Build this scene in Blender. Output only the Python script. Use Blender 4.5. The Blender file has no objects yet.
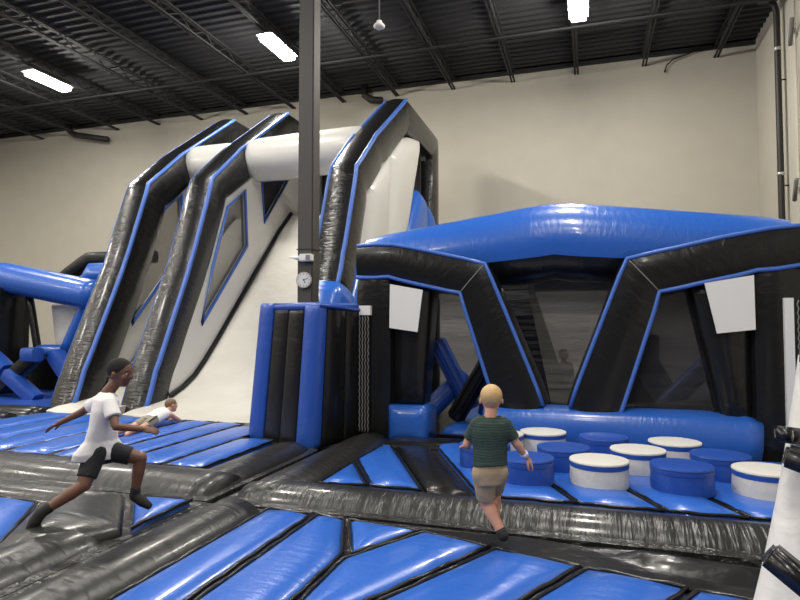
import bpy, bmesh, math, random
from mathutils import Vector as W, Matrix
random.seed(7)
SC = bpy.context.scene; COL = SC.collection
PI = math.pi

# ------------------------------------------------------------------ materials
def mat(name, color, rough=.4, coat=0., bump=None, bstr=.3, bdist=.02, scale=6., stretch=(1, 1, 1), var=0., spec=.5, coord='UV', detail=3., metal=0.):
    m = bpy.data.materials.new(name); m.use_nodes = True
    nt = m.node_tree; p = nt.nodes['Principled BSDF']
    p.inputs['Base Color'].default_value = (*color, 1); p.inputs['Roughness'].default_value = rough
    p.inputs['Coat Weight'].default_value = coat; p.inputs['Coat Roughness'].default_value = .12
    p.inputs['Specular IOR Level'].default_value = spec; p.inputs['Metallic'].default_value = metal
    if bump or var:
        tc = nt.nodes.new('ShaderNodeTexCoord'); mp = nt.nodes.new('ShaderNodeMapping')
        mp.inputs['Scale'].default_value = stretch
        nt.links.new(tc.outputs[coord], mp.inputs['Vector'])
    if bump:
        no = nt.nodes.new('ShaderNodeTexNoise'); no.inputs['Scale'].default_value = scale; no.inputs['Detail'].default_value = detail
        no.inputs['Distortion'].default_value = .4
        nt.links.new(mp.outputs[0], no.inputs['Vector'])
        h = no.outputs['Fac']
        if bump == 'two':
            n2 = nt.nodes.new('ShaderNodeTexNoise'); n2.inputs['Scale'].default_value = scale * .35; n2.inputs['Detail'].default_value = 2.
            nt.links.new(tc.outputs[coord], n2.inputs['Vector'])
            ad = nt.nodes.new('ShaderNodeMath'); ad.operation = 'ADD'
            nt.links.new(h, ad.inputs[0]); nt.links.new(n2.outputs['Fac'], ad.inputs[1]); h = ad.outputs[0]
        b = nt.nodes.new('ShaderNodeBump'); b.inputs['Strength'].default_value = bstr; b.inputs['Distance'].default_value = bdist
        nt.links.new(h, b.inputs['Height']); nt.links.new(b.outputs[0], p.inputs['Normal'])
    if var:
        n3 = nt.nodes.new('ShaderNodeTexNoise'); n3.inputs['Scale'].default_value = 1.7; n3.inputs['Detail'].default_value = 4.
        nt.links.new(tc.outputs[coord], n3.inputs['Vector'])
        cr = nt.nodes.new('ShaderNodeValToRGB')
        cr.color_ramp.elements[0].position = .3; cr.color_ramp.elements[1].position = .7
        cr.color_ramp.elements[0].color = (*[c * (1 - var) for c in color], 1); cr.color_ramp.elements[1].color = (*[min(1, c * (1 + var)) for c in color], 1)
        nt.links.new(n3.outputs['Fac'], cr.inputs[0]); nt.links.new(cr.outputs[0], p.inputs['Base Color'])
    return m

def mesh_mat(name, color, alpha):
    m = bpy.data.materials.new(name); m.use_nodes = True
    nt = m.node_tree; p = nt.nodes['Principled BSDF']; o = nt.nodes['Material Output']
    p.inputs['Base Color'].default_value = (*color, 1); p.inputs['Roughness'].default_value = .7
    tr = nt.nodes.new('ShaderNodeBsdfTransparent'); mx = nt.nodes.new('ShaderNodeMixShader')
    mx.inputs[0].default_value = alpha
    nt.links.new(tr.outputs[0], mx.inputs[1]); nt.links.new(p.outputs[0], mx.inputs[2]); nt.links.new(mx.outputs[0], o.inputs['Surface'])
    tc = nt.nodes.new('ShaderNodeTexCoord'); mp = nt.nodes.new('ShaderNodeMapping'); mp.inputs['Scale'].default_value = (.7, .7, 5)
    no = nt.nodes.new('ShaderNodeTexNoise'); no.inputs['Scale'].default_value = 1.6
    b = nt.nodes.new('ShaderNodeBump'); b.inputs['Strength'].default_value = .9; b.inputs['Distance'].default_value = .06
    nt.links.new(tc.outputs['Object'], mp.inputs[0]); nt.links.new(mp.outputs[0], no.inputs['Vector'])
    nt.links.new(no.outputs['Fac'], b.inputs['Height']); nt.links.new(b.outputs[0], p.inputs['Normal'])
    return m

def emit_mat(name, color, s):
    m = bpy.data.materials.new(name); m.use_nodes = True
    nt = m.node_tree; nt.nodes.remove(nt.nodes['Principled BSDF'])
    e = nt.nodes.new('ShaderNodeEmission'); e.inputs[0].default_value = (*color, 1); e.inputs[1].default_value = s
    nt.links.new(e.outputs[0], nt.nodes['Material Output'].inputs['Surface'])
    return m

BLUE_C = (.022, .115, .50)
LAMP = 190.
M = dict(
    blue=mat('blue_vinyl', BLUE_C, .30, .35, 'two', .28, .02, 5, (1, 3, 1)),
    bluefoam=mat('blue_foam_vinyl', (.014, .068, .36), .38, .15, 'two', .45, .015, 9, (1.6, 1, 1)),
    piping=mat('blue_piping', (.045, .13, .48), .4, .1),
    black=mat('black_vinyl', (.008, .008, .0085), .28, .15, 'two', .32, .03, 4, (1, 2, 1), spec=.3),
    rail=mat('rail_black_vinyl', (.008, .008, .0085), .24, .25, 'two', .8, .03, 4, (.8, 4.5, 1)),
    pleat=mat('pleated_black_vinyl', (.012, .012, .0122), .34, .2, 'two', .7, .035, 4, (.4, 4, 1)),
    tube=mat('floor_tube_black_vinyl', (.014, .014, .014), .36, .15, 'two', .38, .035, 4, (.5, 3, 1)),
    matte=mat('black_shade_fill', (.006, .006, .007), .6),  # black standing in for the shade inside the slide top
    crumple=mat('crumpled_black_vinyl', (.02, .02, .02), .3, .2, 'two', 1., .05, 9, (1, 1, 1), coord='Object'),
    white=mat('white_vinyl', (.62, .61, .58), .32, .2, 'two', .25, .03, 3, (1, 2, 1)),
    slide=mat('slide_white_vinyl', (.64, .62, .56), .33, .15, 'two', .35, .03, 4, (1, 1, 1), var=.04),
    cover=mat('white_cover', (.62, .61, .58), .5, 0, 'two', .5, .02, 8, (1.5, 1, 1)),
    patch=mat('white_patch', (.72, .72, .72), .6),
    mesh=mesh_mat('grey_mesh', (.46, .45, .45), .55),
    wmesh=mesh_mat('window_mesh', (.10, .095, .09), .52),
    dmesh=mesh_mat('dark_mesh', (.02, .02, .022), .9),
    wall=mat('wall_paint', (.55, .52, .445), .85, var=.025, coord='Object'),
    darkwall=mat('darkened_unseen_wall', (.10, .10, .11), .85),  # for the unseen front wall, darkened so the black vinyl reflects less
    ceil=mat('ceiling_black_paint', (.035, .035, .039), .8),
    joist=mat('joist_paint', (.026, .026, .028), .75),
    floor=mat('dark_floor', (.03, .03, .03), .8, var=.2, coord='Object'),
    steel=mat('column_paint', (.055, .05, .046), .55, 0, 'one', .1, .005, 20, coord='Object'),
    pipe=mat('pipe_paint', (.02, .018, .016), .5),
    band=mat('bright_metal', (.6, .6, .6), .4, metal=.6),
    lace=mat('lacing_grey', (.20, .20, .19), .7),
    plastic=mat('white_plastic', (.75, .74, .72), .4),
    dial=mat('clock_dial', (.68, .68, .66), .5),
    rim=mat('clock_rim', (.45, .40, .38), .35, metal=.5),
    ink=mat('black_ink', (.01, .01, .01), .6),
    lamp=emit_mat('lamp_diffuser', (1, .95, .87), LAMP),
    house=mat('lamp_housing', (.3, .3, .3), .5),
    skin_dark=mat('brown_skin', (.14, .062, .036), .5),
    skin_fair=mat('fair_skin', (.58, .30, .20), .5),
    skin_mid=mat('tan_skin', (.50, .27, .19), .5),
    hair_black=mat('black_hair', (.006, .005, .005), .9, 0, 'one', .6, .01, 60, coord='Object'),
    hair_blond=mat('blond_hair', (.50, .33, .15), .6, 0, 'one', .5, .006, 60, (1, 1, .3), coord='Object'),
    hair_brown=mat('brown_hair', (.14, .08, .045), .6, 0, 'one', .5, .006, 60, coord='Object'),
    tee=mat('white_cotton', (.74, .72, .72), .85, 0, 'two', .5, .02, 9, coord='Object'),
    tank=mat('white_tank_cotton', (.75, .73, .70), .85, 0, 'two', .4, .02, 9, coord='Object'),
    black_cloth=mat('black_cloth', (.012, .012, .014), .8, 0, 'two', .4, .02, 9, coord='Object'),
    khaki=mat('khaki_cloth', (.36, .27, .165), .85, 0, 'two', .5, .02, 9, coord='Object'),
    olive=mat('olive_cloth', (.24, .22, .17), .85),
    dark_cloth=mat('navy_cloth', (.03, .035, .05), .85),
    navy=mat('navy_wristband', (.02, .03, .09), .7),
    paper=mat('paper_wristband', (.55, .6, .8), .6),
    eye=mat('eye_white', (.7, .7, .7), .3), lip=mat('lip', (.30, .10, .08), .5),
)
def striped():
    m = mat('green_striped_cotton', (.02, .06, .045), .9)
    nt = m.node_tree; p = nt.nodes['Principled BSDF']
    tc = nt.nodes.new('ShaderNodeTexCoord'); wv = nt.nodes.new('ShaderNodeTexWave'); wv.bands_direction = 'Z'
    wv.inputs['Scale'].default_value = 16; wv.inputs['Distortion'].default_value = 5.; wv.inputs['Detail'].default_value = 2
    nz = nt.nodes.new('ShaderNodeTexNoise'); nz.inputs['Scale'].default_value = 14
    cr = nt.nodes.new('ShaderNodeValToRGB'); e = cr.color_ramp.elements
    e[0].color = (.010, .030, .026, 1); e[1].color = (.055, .080, .066, 1)
    ml = nt.nodes.new('ShaderNodeMath'); ml.operation = 'MULTIPLY'
    nt.links.new(tc.outputs['Object'], wv.inputs['Vector']); nt.links.new(tc.outputs['Object'], nz.inputs['Vector'])
    nt.links.new(wv.outputs['Fac'], ml.inputs[0]); nt.links.new(nz.outputs['Fac'], ml.inputs[1])
    nt.links.new(ml.outputs[0], cr.inputs[0]); nt.links.new(cr.outputs[0], p.inputs['Base Color'])
    return m
M['green'] = striped()

# ------------------------------------------------------------------ object helpers
def tag(o, label=None, cat=None, group=None, kind=None):
    if label: o['label'] = label
    if cat: o['category'] = cat
    if group: o['group'] = group
    if kind: o['kind'] = kind
    return o
def empty(name, loc, label, cat, group=None, rz=0):
    o = bpy.data.objects.new(name, None); COL.objects.link(o); o.location = loc; o.rotation_euler.z = rz
    o.empty_display_size = .1
    return tag(o, label, cat, group)
def link(name, me, m, parent=None, smooth=True):
    o = bpy.data.objects.new(name, me); COL.objects.link(o)
    if m: me.materials.append(M[m] if isinstance(m, str) else m)
    if smooth:
        for p in me.polygons: p.use_smooth = True
    if parent:
        o.parent = parent
        o.matrix_parent_inverse = PINV.get(parent.name, Matrix.Identity(4))
    return o
PINV = {}
def worldly(e):
    """children of this empty are modelled in world metres"""
    PINV[e.name] = (Matrix.Translation(e.location) @ e.rotation_euler.to_matrix().to_4x4()).inverted()
    return e
def build(name, bm, m, parent=None, smooth=True, sharp=None):
    bmesh.ops.recalc_face_normals(bm, faces=bm.faces[:])
    me = bpy.data.meshes.new(name); bm.to_mesh(me); bm.free()
    o = link(name, me, m, parent, smooth)
    if smooth and sharp is not None:
        me.set_sharp_from_angle(angle=math.radians(sharp))
    return o

def box(bm, a, b):
    vs = [bm.verts.new((x, y, z)) for x in (a[0], b[0]) for y in (a[1], b[1]) for z in (a[2], b[2])]
    for f in ((0, 1, 3, 2), (4, 6, 7, 5), (0, 4, 5, 1), (2, 3, 7, 6), (0, 2, 6, 4), (1, 5, 7, 3)):
        bm.faces.new([vs[i] for i in f])
    return vs
def hexa(bm, low, high):
    a = [bm.verts.new(p) for p in low]; b = [bm.verts.new(p) for p in high]; n = len(a)
    bm.faces.new(a[::-1]); bm.faces.new(b)
    for i in range(n): bm.faces.new((a[i], a[(i + 1) % n], b[(i + 1) % n], b[i]))
def bar(bm, p, q, r, seg=10, r2=None, caps=True):
    p, q = W(p), W(q); t = (q - p).normalized()
    s = t.orthogonal().normalized(); n = t.cross(s)
    rr = (r, r if r2 is None else r2); rings = []
    for c, k in ((p, rr[0]), (q, rr[1])):
        rings.append([bm.verts.new(c + (s * math.cos(2 * PI * i / seg) + n * math.sin(2 * PI * i / seg)) * k) for i in range(seg)])
    for i in range(seg): bm.faces.new((rings[0][i], rings[0][(i + 1) % seg], rings[1][(i + 1) % seg], rings[1][i]))
    if caps: bm.faces.new(rings[0][::-1]); bm.faces.new(rings[1])
def lathe(bm, prof, c=(0, 0, 0), seg=40):
    rings = []
    for r, z in prof:
        if r < 1e-5: rings.append([bm.verts.new((c[0], c[1], c[2] + z))])
        else: rings.append([bm.verts.new((c[0] + r * math.cos(2 * PI * i / seg), c[1] + r * math.sin(2 * PI * i / seg), c[2] + z)) for i in range(seg)])
    uv = bm.loops.layers.uv.verify()
    for k in range(len(rings) - 1):
        A, B = rings[k], rings[k + 1]
        for i in range(seg):
            j = (i + 1) % seg
            if len(A) == 1 and len(B) == 1: continue
            f = bm.faces.new([A[0], B[j], B[i]] if len(A) == 1 else [A[i], A[j], B[0]] if len(B) == 1 else [A[i], A[j], B[j], B[i]])
            for l in f.loops:
                d = l.vert.co - W(c)
                if abs(prof[k][1] - prof[k + 1][1]) < .02: l[uv].uv = (d.x, d.y)
                else: l[uv].uv = (prof[k][0] * 2 * PI * ((i if (l.vert in (A[i % len(A)], B[i % len(B)])) else i + 1) / seg), d.z)

# --- inflated tube with sewn corner seams
def soft_square(w0, w1, h0, h1, bulge, k=7):
    """section (side, normal) whose four faces swell between sharp seams; returns points and corner indices"""
    cs = [(w1, h1), (w0, h1), (w0, h0), (w1, h0)]; pts = []; cor = []
    for i in range(4):
        a, b = W(cs[i]), W(cs[(i + 1) % 4]); d = b - a; n = W((d.y, -d.x)).normalized() * -1
        ctr = (W(cs[0]) + W(cs[2])) / 2
        if n.dot((a + b) / 2 - ctr) < 0: n = -n
        cor.append(len(pts))
        for j in range(k):
            t = j / k
            pts.append(a + d * t + n * bulge * d.length * (1 - (2 * t - 1) ** 2))
    return [(p.x, p.y) for p in pts], cor
def circle_sec(rx, ry=None, k=24):
    ry = ry or rx
    return [(rx * math.cos(2 * PI * i / k), ry * math.sin(2 * PI * i / k)) for i in range(k)], []
def sweep_rings(path, sec, side, step=.22, pinch=.06, taper=None, scale_fn=None):
    P = [W(p) for p in path]; S = W(side).normalized(); n = len(P)
    T = [(P[i + 1] - P[i]).normalized() for i in range(n - 1)]
    N = [t.cross(S).normalized() for t in T]
    def frame(i):
        if i == 0: return N[0]
        if i == n - 1: return N[-1]
        m = (N[i - 1] + N[i]).normalized()
        return m / max(.35, m.dot(N[i]))
    F = [frame(i) for i in range(n)]
    rings = []; dist = 0; total = sum((P[i + 1] - P[i]).length for i in range(n - 1))
    for i in range(n - 1):
        L = (P[i + 1] - P[i]).length; k = max(2, int(L / step))
        js = range(k + 1) if i == n - 2 else range(k)
        for j in js:
            t = j / k
            c = P[i].lerp(P[i + 1], t); m = F[i].lerp(F[i + 1], t)
            e = min(t, 1 - t) * L
            s = 1 - pinch * (1 - min(1, e / .35)) ** 2
            if scale_fn: s *= scale_fn((dist + t * L) / total)
            rings.append((dist + t * L, [c + S * a * s + m * b * s for a, b in sec]))
        dist += L
    return rings
def sweep(path, secc, side, **kw):
    sec, cor = secc
    pick = kw.pop('arc', None)
    R = sweep_rings(path, sec, side, **kw)
    bm = bmesh.new(); uv = bm.loops.layers.uv.new('UVMap')
    n = len(sec); us = [0]
    for i in range(n): us.append(us[-1] + (W(sec[(i + 1) % n]) - W(sec[i])).length)
    vr = [[bm.verts.new(p) for p in pts] for _, pts in R]
    for a in range(len(R) - 1):
        for i in range(n):
            if pick and i not in pick: continue
            j = (i + 1) % n
            f = bm.faces.new((vr[a][i], vr[a][j], vr[a + 1][j], vr[a + 1][i]))
            for l, (u, v) in zip(f.loops, ((us[i], R[a][0]), (us[i + 1], R[a][0]), (us[i + 1], R[a + 1][0]), (us[i], R[a + 1][0]))): l[uv].uv = (u, v)
    if not pick: bm.faces.new(vr[0][::-1]); bm.faces.new(vr[-1])
    return bm, R, cor
def corner_path(R, idx): return [pts[idx] for _, pts in R]
def cord(bm, pts, r, seg=6, closed=False):
    pts = [W(p) for p in pts]; n = len(pts); rings = []
    prev = None
    for i in range(n):
        a = pts[(i - 1) % n] if (closed or i > 0) else pts[i]; b = pts[(i + 1) % n] if (closed or i < n - 1) else pts[i]
        t = (b - a).normalized()
        s = t.orthogonal().normalized() if prev is None else (prev - t * prev.dot(t)).normalized()
        prev = s; nn = t.cross(s)
        rings.append([bm.verts.new(pts[i] + (s * math.cos(2 * PI * k / seg) + nn * math.sin(2 * PI * k / seg)) * r) for k in range(seg)])
    for i in range(n if closed else n - 1):
        A, B = rings[i], rings[(i + 1) % n]
        for k in range(seg): bm.faces.new((A[k], A[(k + 1) % seg], B[(k + 1) % seg], B[k]))
    if not closed: bm.faces.new(rings[0][::-1]); bm.faces.new(rings[-1])

# --- inflated cushion on a convex outline
def pillow(outline, H, r, org=(0, 0, 0), ax=(1, 0, 0), ay=(0, 1, 0), base=0., skirt=.1, n_edge=.18, power=.5):
    """outline: convex 2-D polygon; swells by H along ax x ay within distance r of its rim"""
    O, A, B = W(org), W(ax), W(ay); N = A.cross(B)
    P = [W(p) for p in outline]; n = len(P)
    area = sum(P[i].x * P[(i + 1) % n].y - P[(i + 1) % n].x * P[i].y for i in range(n))
    if area < 0: P = P[::-1]
    c = sum(P, W((0, 0))) / n
    # rounded corners, resampled
    rim = []
    for i in range(n):
        a, b = P[i], P[(i + 1) % n]; k = max(2, int((b - a).length / n_edge))
        ca = min(.02, (b - a).length * .2) / (b - a).length
        rim += [a.lerp(b, ca + (1 - 2 * ca) * j / k) for j in range(k + 1)]
    def dist(p):
        d = 9
        for i in range(n):
            a, b = P[i], P[(i + 1) % n]; e = (b - a).normalized()
            d = min(d, (p - a).x * -e.y + (p - a).y * e.x)
        return max(0, d)
    bm = bmesh.new(); uv = bm.loops.layers.uv.new('UVMap')
    ts = [0, .02, .06, .12, .2, .3, .42, .56, .7, .85]
    rings = []
    def put(p, h): return bm.verts.new(O + A * p.x + B * p.y + N * h), p
    if skirt: rings.append([put(p, base - skirt) for p in rim])
    for t in ts:
        rg = []
        for p in rim:
            q = p.lerp(c, t); d = min(1, dist(q) / r)
            rg.append(put(q, base + H * (max(0, 1 - (1 - d) ** 2)) ** power))
        rings.append(rg)
    ctr = put(c, base + H * (max(0, 1 - (1 - min(1, dist(c) / r)) ** 2)) ** power)
    m = len(rim)
    def face(vs):
        f = bm.faces.new([v for v, _ in vs])
        for l, (_, p) in zip(f.loops, vs): l[uv].uv = (p.x, p.y)
    for a in range(len(rings) - 1):
        for i in range(m):
            j = (i + 1) % m; face((rings[a][i], rings[a][j], rings[a + 1][j], rings[a + 1][i]))
    for i in range(m): face((rings[-1][i], rings[-1][(i + 1) % m], ctr))
    if skirt: bm.faces.new([v for v, _ in rings[0]][::-1])
    return bm
def plate(outer, holes, org, ax, ay, thick):
    """flat panel with openings, extruded along ax x ay"""
    O, A, B = W(org), W(ax), W(ay); N = A.cross(B)
    bm = bmesh.new(); edges = []
    for loop in [outer] + holes:
        vs = [bm.verts.new(O + A * x + B * y) for x, y in loop]
        for i in range(len(vs)): edges.append(bm.edges.new((vs[i], vs[(i + 1) % len(vs)])))
    g = bmesh.ops.triangle_fill(bm, use_beauty=True, use_dissolve=False, edges=edges, normal=N)
    fs = [f for f in bm.faces]
    ex = bmesh.ops.extrude_face_region(bm, geom=fs)
    bmesh.ops.translate(bm, vec=N * thick, verts=[v for v in ex['geom'] if isinstance(v, bmesh.types.BMVert)])
    return bm
YZ = dict(ax=(0, 1, 0), ay=(0, 0, 1))      # normal +X
XZ = dict(ax=(1, 0, 0), ay=(0, 0, 1))      # normal -Y (towards the viewer)

# ------------------------------------------------------------------ the hall
XL, XR, YB, YF, ZC, ZF = -25.45, 4.78, 19.95, -9., 10.1, -.3
def shell(name, a, b, m):
    bm = bmesh.new(); box(bm, a, b); return tag(build(name, bm, m, None, False), kind='structure')
shell('floor', (XL - .3, YF - .3, ZF - .3), (XR + .3, YB + .3, ZF), 'floor')
shell('wall_back', (XL - .3, YB, ZF), (XR + .3, YB + .3, ZC + .4), 'wall')
shell('wall_front', (XL - .3, YF - .3, ZF), (XR + .3, YF, ZC + .4), 'darkwall')
shell('wall_left', (XL - .3, YF, ZF), (XL, YB, ZC + .4), 'wall')
shell('wall_right', (XR, YF, ZF), (XR + .3, YB, ZC + .4), 'wall')
bm = bmesh.new()                             # ribbed steel deck
ys = []; y = YF
while y < YB:
    ys += [(y, ZC + .07), (y + .16, ZC + .07), (y + .19, ZC), (y + .27, ZC)]; y += .30
row = [(bm.verts.new((XL, a, z)), bm.verts.new((XR, a, z))) for a, z in ys + [(YB, ZC)]]
for i in range(len(row) - 1): bm.faces.new((row[i][0], row[i][1], row[i + 1][1], row[i + 1][0]))
top = bmesh.ops.extrude_face_region(bm, geom=bm.faces[:])
bmesh.ops.translate(bm, vec=(0, 0, .2), verts=[v for v in top['geom'] if isinstance(v, bmesh.types.BMVert)])
ceiling = tag(build('ceiling', bm, 'ceil', None, False), kind='structure')
def joist(x):
    bm = bmesh.new()
    for z in (ZC - .06, ZC - .38):
        box(bm, (x - .07, YF, z - .025), (x - .02, YB - .03, z + .025)); box(bm, (x + .02, YF, z - .025), (x + .07, YB - .03, z + .025))
    y = 4.; up = True
    while y < YB - .6:
        z0, z1 = (ZC - .38, ZC - .06) if up else (ZC - .06, ZC - .38)
        bar(bm, (x, y, z0), (x, y + .55, z1), .018, 5); y += .55; up = not up
    build('joist', bm, 'joist', ceiling, False)
for i in range(14): joist(3.72 - i * 2.03)
for y in (16.6, 8.6):
    bm = bmesh.new()
    box(bm, (XL, y - .03, ZC - .47), (XR, y + .03, ZC - .42))
    build('girder', bm, 'joist', ceiling, False)
bm = bmesh.new(); box(bm, (XL, YB - .06, ZC - .14), (XR, YB, ZC)); tag(build('trim_1', bm, 'joist', None, False), kind='structure')

# lamps the hall has: three in the picture, the rest of the grid overhead and behind the viewer
def lamp(x, y, label):
    e = worldly(empty('ceiling_light', (x, y, 9.42), label, 'light', 'long ceiling lights of the hall'))
    bm = bmesh.new()
    hexa(bm, [(x - .24, y - .76, 9.45), (x + .24, y - .76, 9.45), (x + .24, y + .76, 9.45), (x - .24, y + .76, 9.45)], [(x - .13, y - .68, 9.55), (x + .13, y - .68, 9.55), (x + .13, y + .68, 9.55), (x - .13, y + .68, 9.55)])
    build('housing', bm, 'house', e, False)
    bm = bmesh.new(); box(bm, (x - .17, y - .7, 9.33), (x + .17, y + .7, 9.45)); build('diffuser', bm, 'lamp', e, False)
    for s in (-.55, .55):
        bm = bmesh.new(); bar(bm, (x, y + s, 9.55), (x, y + s, ZC), .008, 6); build('hanger', bm, 'joist', e)
lamp(-16.45, 14.6, 'leftmost of the three lit ceiling lights, above the left wall')
lamp(-8.3, 14.75, 'lit ceiling light just left of the grey steel column')
lamp(-.2, 14.95, 'lit ceiling light cut by the top edge, right of the column')
for x in (-24., -16.45, -8.3, -.2):
    for y in (9.6, 4.2, -1.2, -6.6):
        L = bpy.data.lights.new('hall_lamp', 'AREA'); L.shape = 'RECTANGLE'; L.size = .38; L.size_y = 1.4
        L.energy = LAMP * .38 * 1.4 * PI; L.color = (1, .95, .87)
        o = bpy.data.objects.new('hall_lamp', L); COL.objects.link(o); o.location = (x, y, 9.42)

# ------------------------------------------------------------------ floor inflatables
def slab(e, poly, z0=-.3, z1=-.07):
    bm = bmesh.new(); hexa(bm, [(x, y, z0) for x, y in poly], [(x, y, z1) for x, y in poly]); build('base', bm, 'crumple', e, False)
def panel(e, poly, m='blue', H=.085, r=.20, name='panel'):
    c = sum((W(p) for p in poly), W((0, 0))) / len(poly)
    poly = [c + (W(p) - c) * (1 + .026 / max(.2, (W(p) - c).length)) for p in poly]
    o = build(name, pillow(poly, H, r, base=-.06, skirt=.12), m, e)
    if m == 'blue':
        bm = bmesh.new(); n = len(poly); ring = []
        for i in range(n):
            a, b = W(poly[i]), W(poly[(i + 1) % n]); k = max(2, int((b - a).length / .12))
            ring += [a.lerp(b, j / k) for j in range(k)]
        cord(bm, [(p.x, p.y, -.022 + .006 * math.sin(i * 2.1)) for i, p in enumerate(ring)], .016, 6, True)
        build('welt', bm, 'black', o)
    return o
def rim_tube(e, pts, rx, rz, m='pleat', name='border_tube', zc=-.19):
    b, R, c = sweep([(x, y, zc) for x, y in pts], circle_sec(rz, rx, 20), (0, 0, 1), pinch=.12)
    return build(name, b, m, e)

F = worldly(empty('inflatable_floor', (-1, 2.4, -.3), 'blue inflatable floor mat with slanting seams, nearest the viewer', 'inflatable floor', 'inflatable floor mats'))
slab(F, [(-3.465, -.5), (3., -.5), (3., 3.3), (1.1, 4.62), (-.47, 4.86), (-3.465, 4.90)])
rim_tube(F, [(-3.05, -.5), (-3.05, 4.78)], .31, .26, 'tube')
for poly in ([(-2.72, -.4), (-2.29, -.4), (-2.31, 4.74), (-2.74, 4.76)],
             [(-2.23, -.4), (-1.70, -.4), (-1.71, 3.97), (-1.99, 4.69), (-2.25, 4.74)],
             [(-1.64, 4.05), (-1.33, 4.62), (-1.92, 4.69)],
             [(-1.64, 2.66), (-.75, 4.45), (-1.27, 4.60), (-1.64, 3.92)],
             [(-1.64, 2.53), (-1.64, 1.31), (-.11, 4.27), (-.69, 4.41)],
             [(-1.64, 1.18), (-1.64, .2), (.53, 4.12), (-.05, 4.25)],
             [(-1.6, .15), (-1.1, -.4), (2.1, 2.9), (.92, 4.03), (.60, 4.10)]): panel(F, poly)
panel(F, [(-1.9, 4.75), (-1.3, 4.68), (0., 4.36), (.93, 4.1), (2.0, 3.3), (2.6, 3.5), (1.08, 4.6), (-.47, 4.83)], 'black', .09, .25, 'border_panel')

R = worldly(empty('inflatable_floor', (-.5, 6.5, -.3), 'blue inflatable floor mat carrying the round stools, behind a pleated black tube', 'inflatable floor', 'inflatable floor mats'))
slab(R, [(-3.40, 4.95), (3.2, 4.9), (3.2, 8.42), (-3.40, 8.42)])
rim_tube(R, [(-3.30, 5.38), (3.15, 5.36)], .38, .29, 'pleat', zc=-.24)
rim_tube(R, [(-3.06, 5.2), (-3.06, 8.35)], .34, .25, 'tube')
panel(R, [(-2.68, 5.72), (-2.22, 5.80), (-2.71, 6.68)]); panel(R, [(-2.70, 6.86), (-2.14, 5.80), (-1.63, 5.80), (-2.58, 7.72), (-2.70, 7.72)])
panel(R, [(-2.53, 7.74), (-1.57, 5.80), (-1.13, 5.82), (-2.05, 7.78)], 'black', name='border_panel')
panel(R, [(-2.75, 7.80), (-1.2, 7.88), (-1.2, 8.38), (-2.75, 8.38)], 'black', name='border_panel')
sl = -.45
def xs(x0, y): return x0 + sl * (y - 5.8)
bx = [-1.07, -.14, .60, 1.26, 1.95, 2.65]
for i in range(5):
    a, b = bx[i] + .03, bx[i + 1] - .03
    panel(R, [(a, 5.8), (b, 5.8), (xs(b, 8.1), 8.1), (xs(a, 8.1), 8.1)])
panel(R, [(2.7, 5.8), (3.15, 5.8), (3.15, 8.1), (xs(2.7, 8.1), 8.1)])

LB = worldly(empty('inflatable_floor', (-7, 6.8, -.3), 'blue inflatable landing mat with long seams in front of the white slide', 'inflatable floor', 'inflatable floor mats'))
slab(LB, [(-14, 4.95), (-3.50, 4.95), (-3.50, 7.4), (-5.0, 8.6), (-5.0, 9.3), (-9.9, 9.3), (-14, 7.0)])
rim_tube(LB, [(-14, 5.42), (-3.6, 5.42)], .42, .27, 'tube')
rim_tube(LB, [(-3.86, 5.3), (-3.86, 7.35)], .32, .25, 'tube')
lx = [-4.22, -4.78, -5.40, -5.95, -6.50, -7.25, -8.0, -8.75, -9.6, -10.6, -11.8, -13.2]
for i in range(len(lx) - 1):
    b, a = lx[i] - .03, lx[i + 1] + .03; c = (a + b) / 2
    t = 7.55 if i == 0 else 8.4 if i == 1 else 8.66 if c > -9.6 else 8.0 - (-9.6 - c) * .3
    panel(LB, [(a, 5.9), (b, 5.9), (b - .03, t), (a - .03, t)])
rim_tube(LB, [(-9.85, 8.1), (-13.9, 6.9)], .34, .27, 'black')
rim_tube(LB, [(-9.9, 8.9), (-14.5, 8.2)], .3, .26, 'black')

LF = worldly(empty('inflatable_floor', (-5, 3, -.3), 'black-bordered inflatable floor mat under the running boy in white', 'inflatable floor', 'inflatable floor mats'))
slab(LF, [(-12, -.5), (-3.475, -.5), (-3.475, 4.92), (-12, 4.92)])
rim_tube(LF, [(-3.86, -.5), (-3.86, 3.9)], .33, .26, 'tube', zc=-.21); rim_tube(LF, [(-12, 4.62), (-4.3, 4.62)], .24, .22, 'tube')
panel(LF, [(-4.75, 4.22), (-4.25, 4.70), (-3.58, 3.92), (-3.9, 3.2), (-4.15, 3.35)], 'tube', .15, .4, 'border_panel')
panel(LF, [(-4.16, 4.74), (-3.58, 4.78), (-3.55, 4.03)], r=.25)
for poly in ([(-5.45, 4.32), (-4.86, 4.28), (-4.22, 3.42), (-4.62, 3.1)], [(-6.5, 4.32), (-5.55, 4.32), (-4.7, 3.08), (-4.22, 2.6), (-4.22, 1.2)],
             [(-11.9, 4.32), (-6.6, 4.32), (-4.22, 1.05), (-4.22, -.4), (-11.9, -.4)]): panel(LF, poly)

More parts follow.
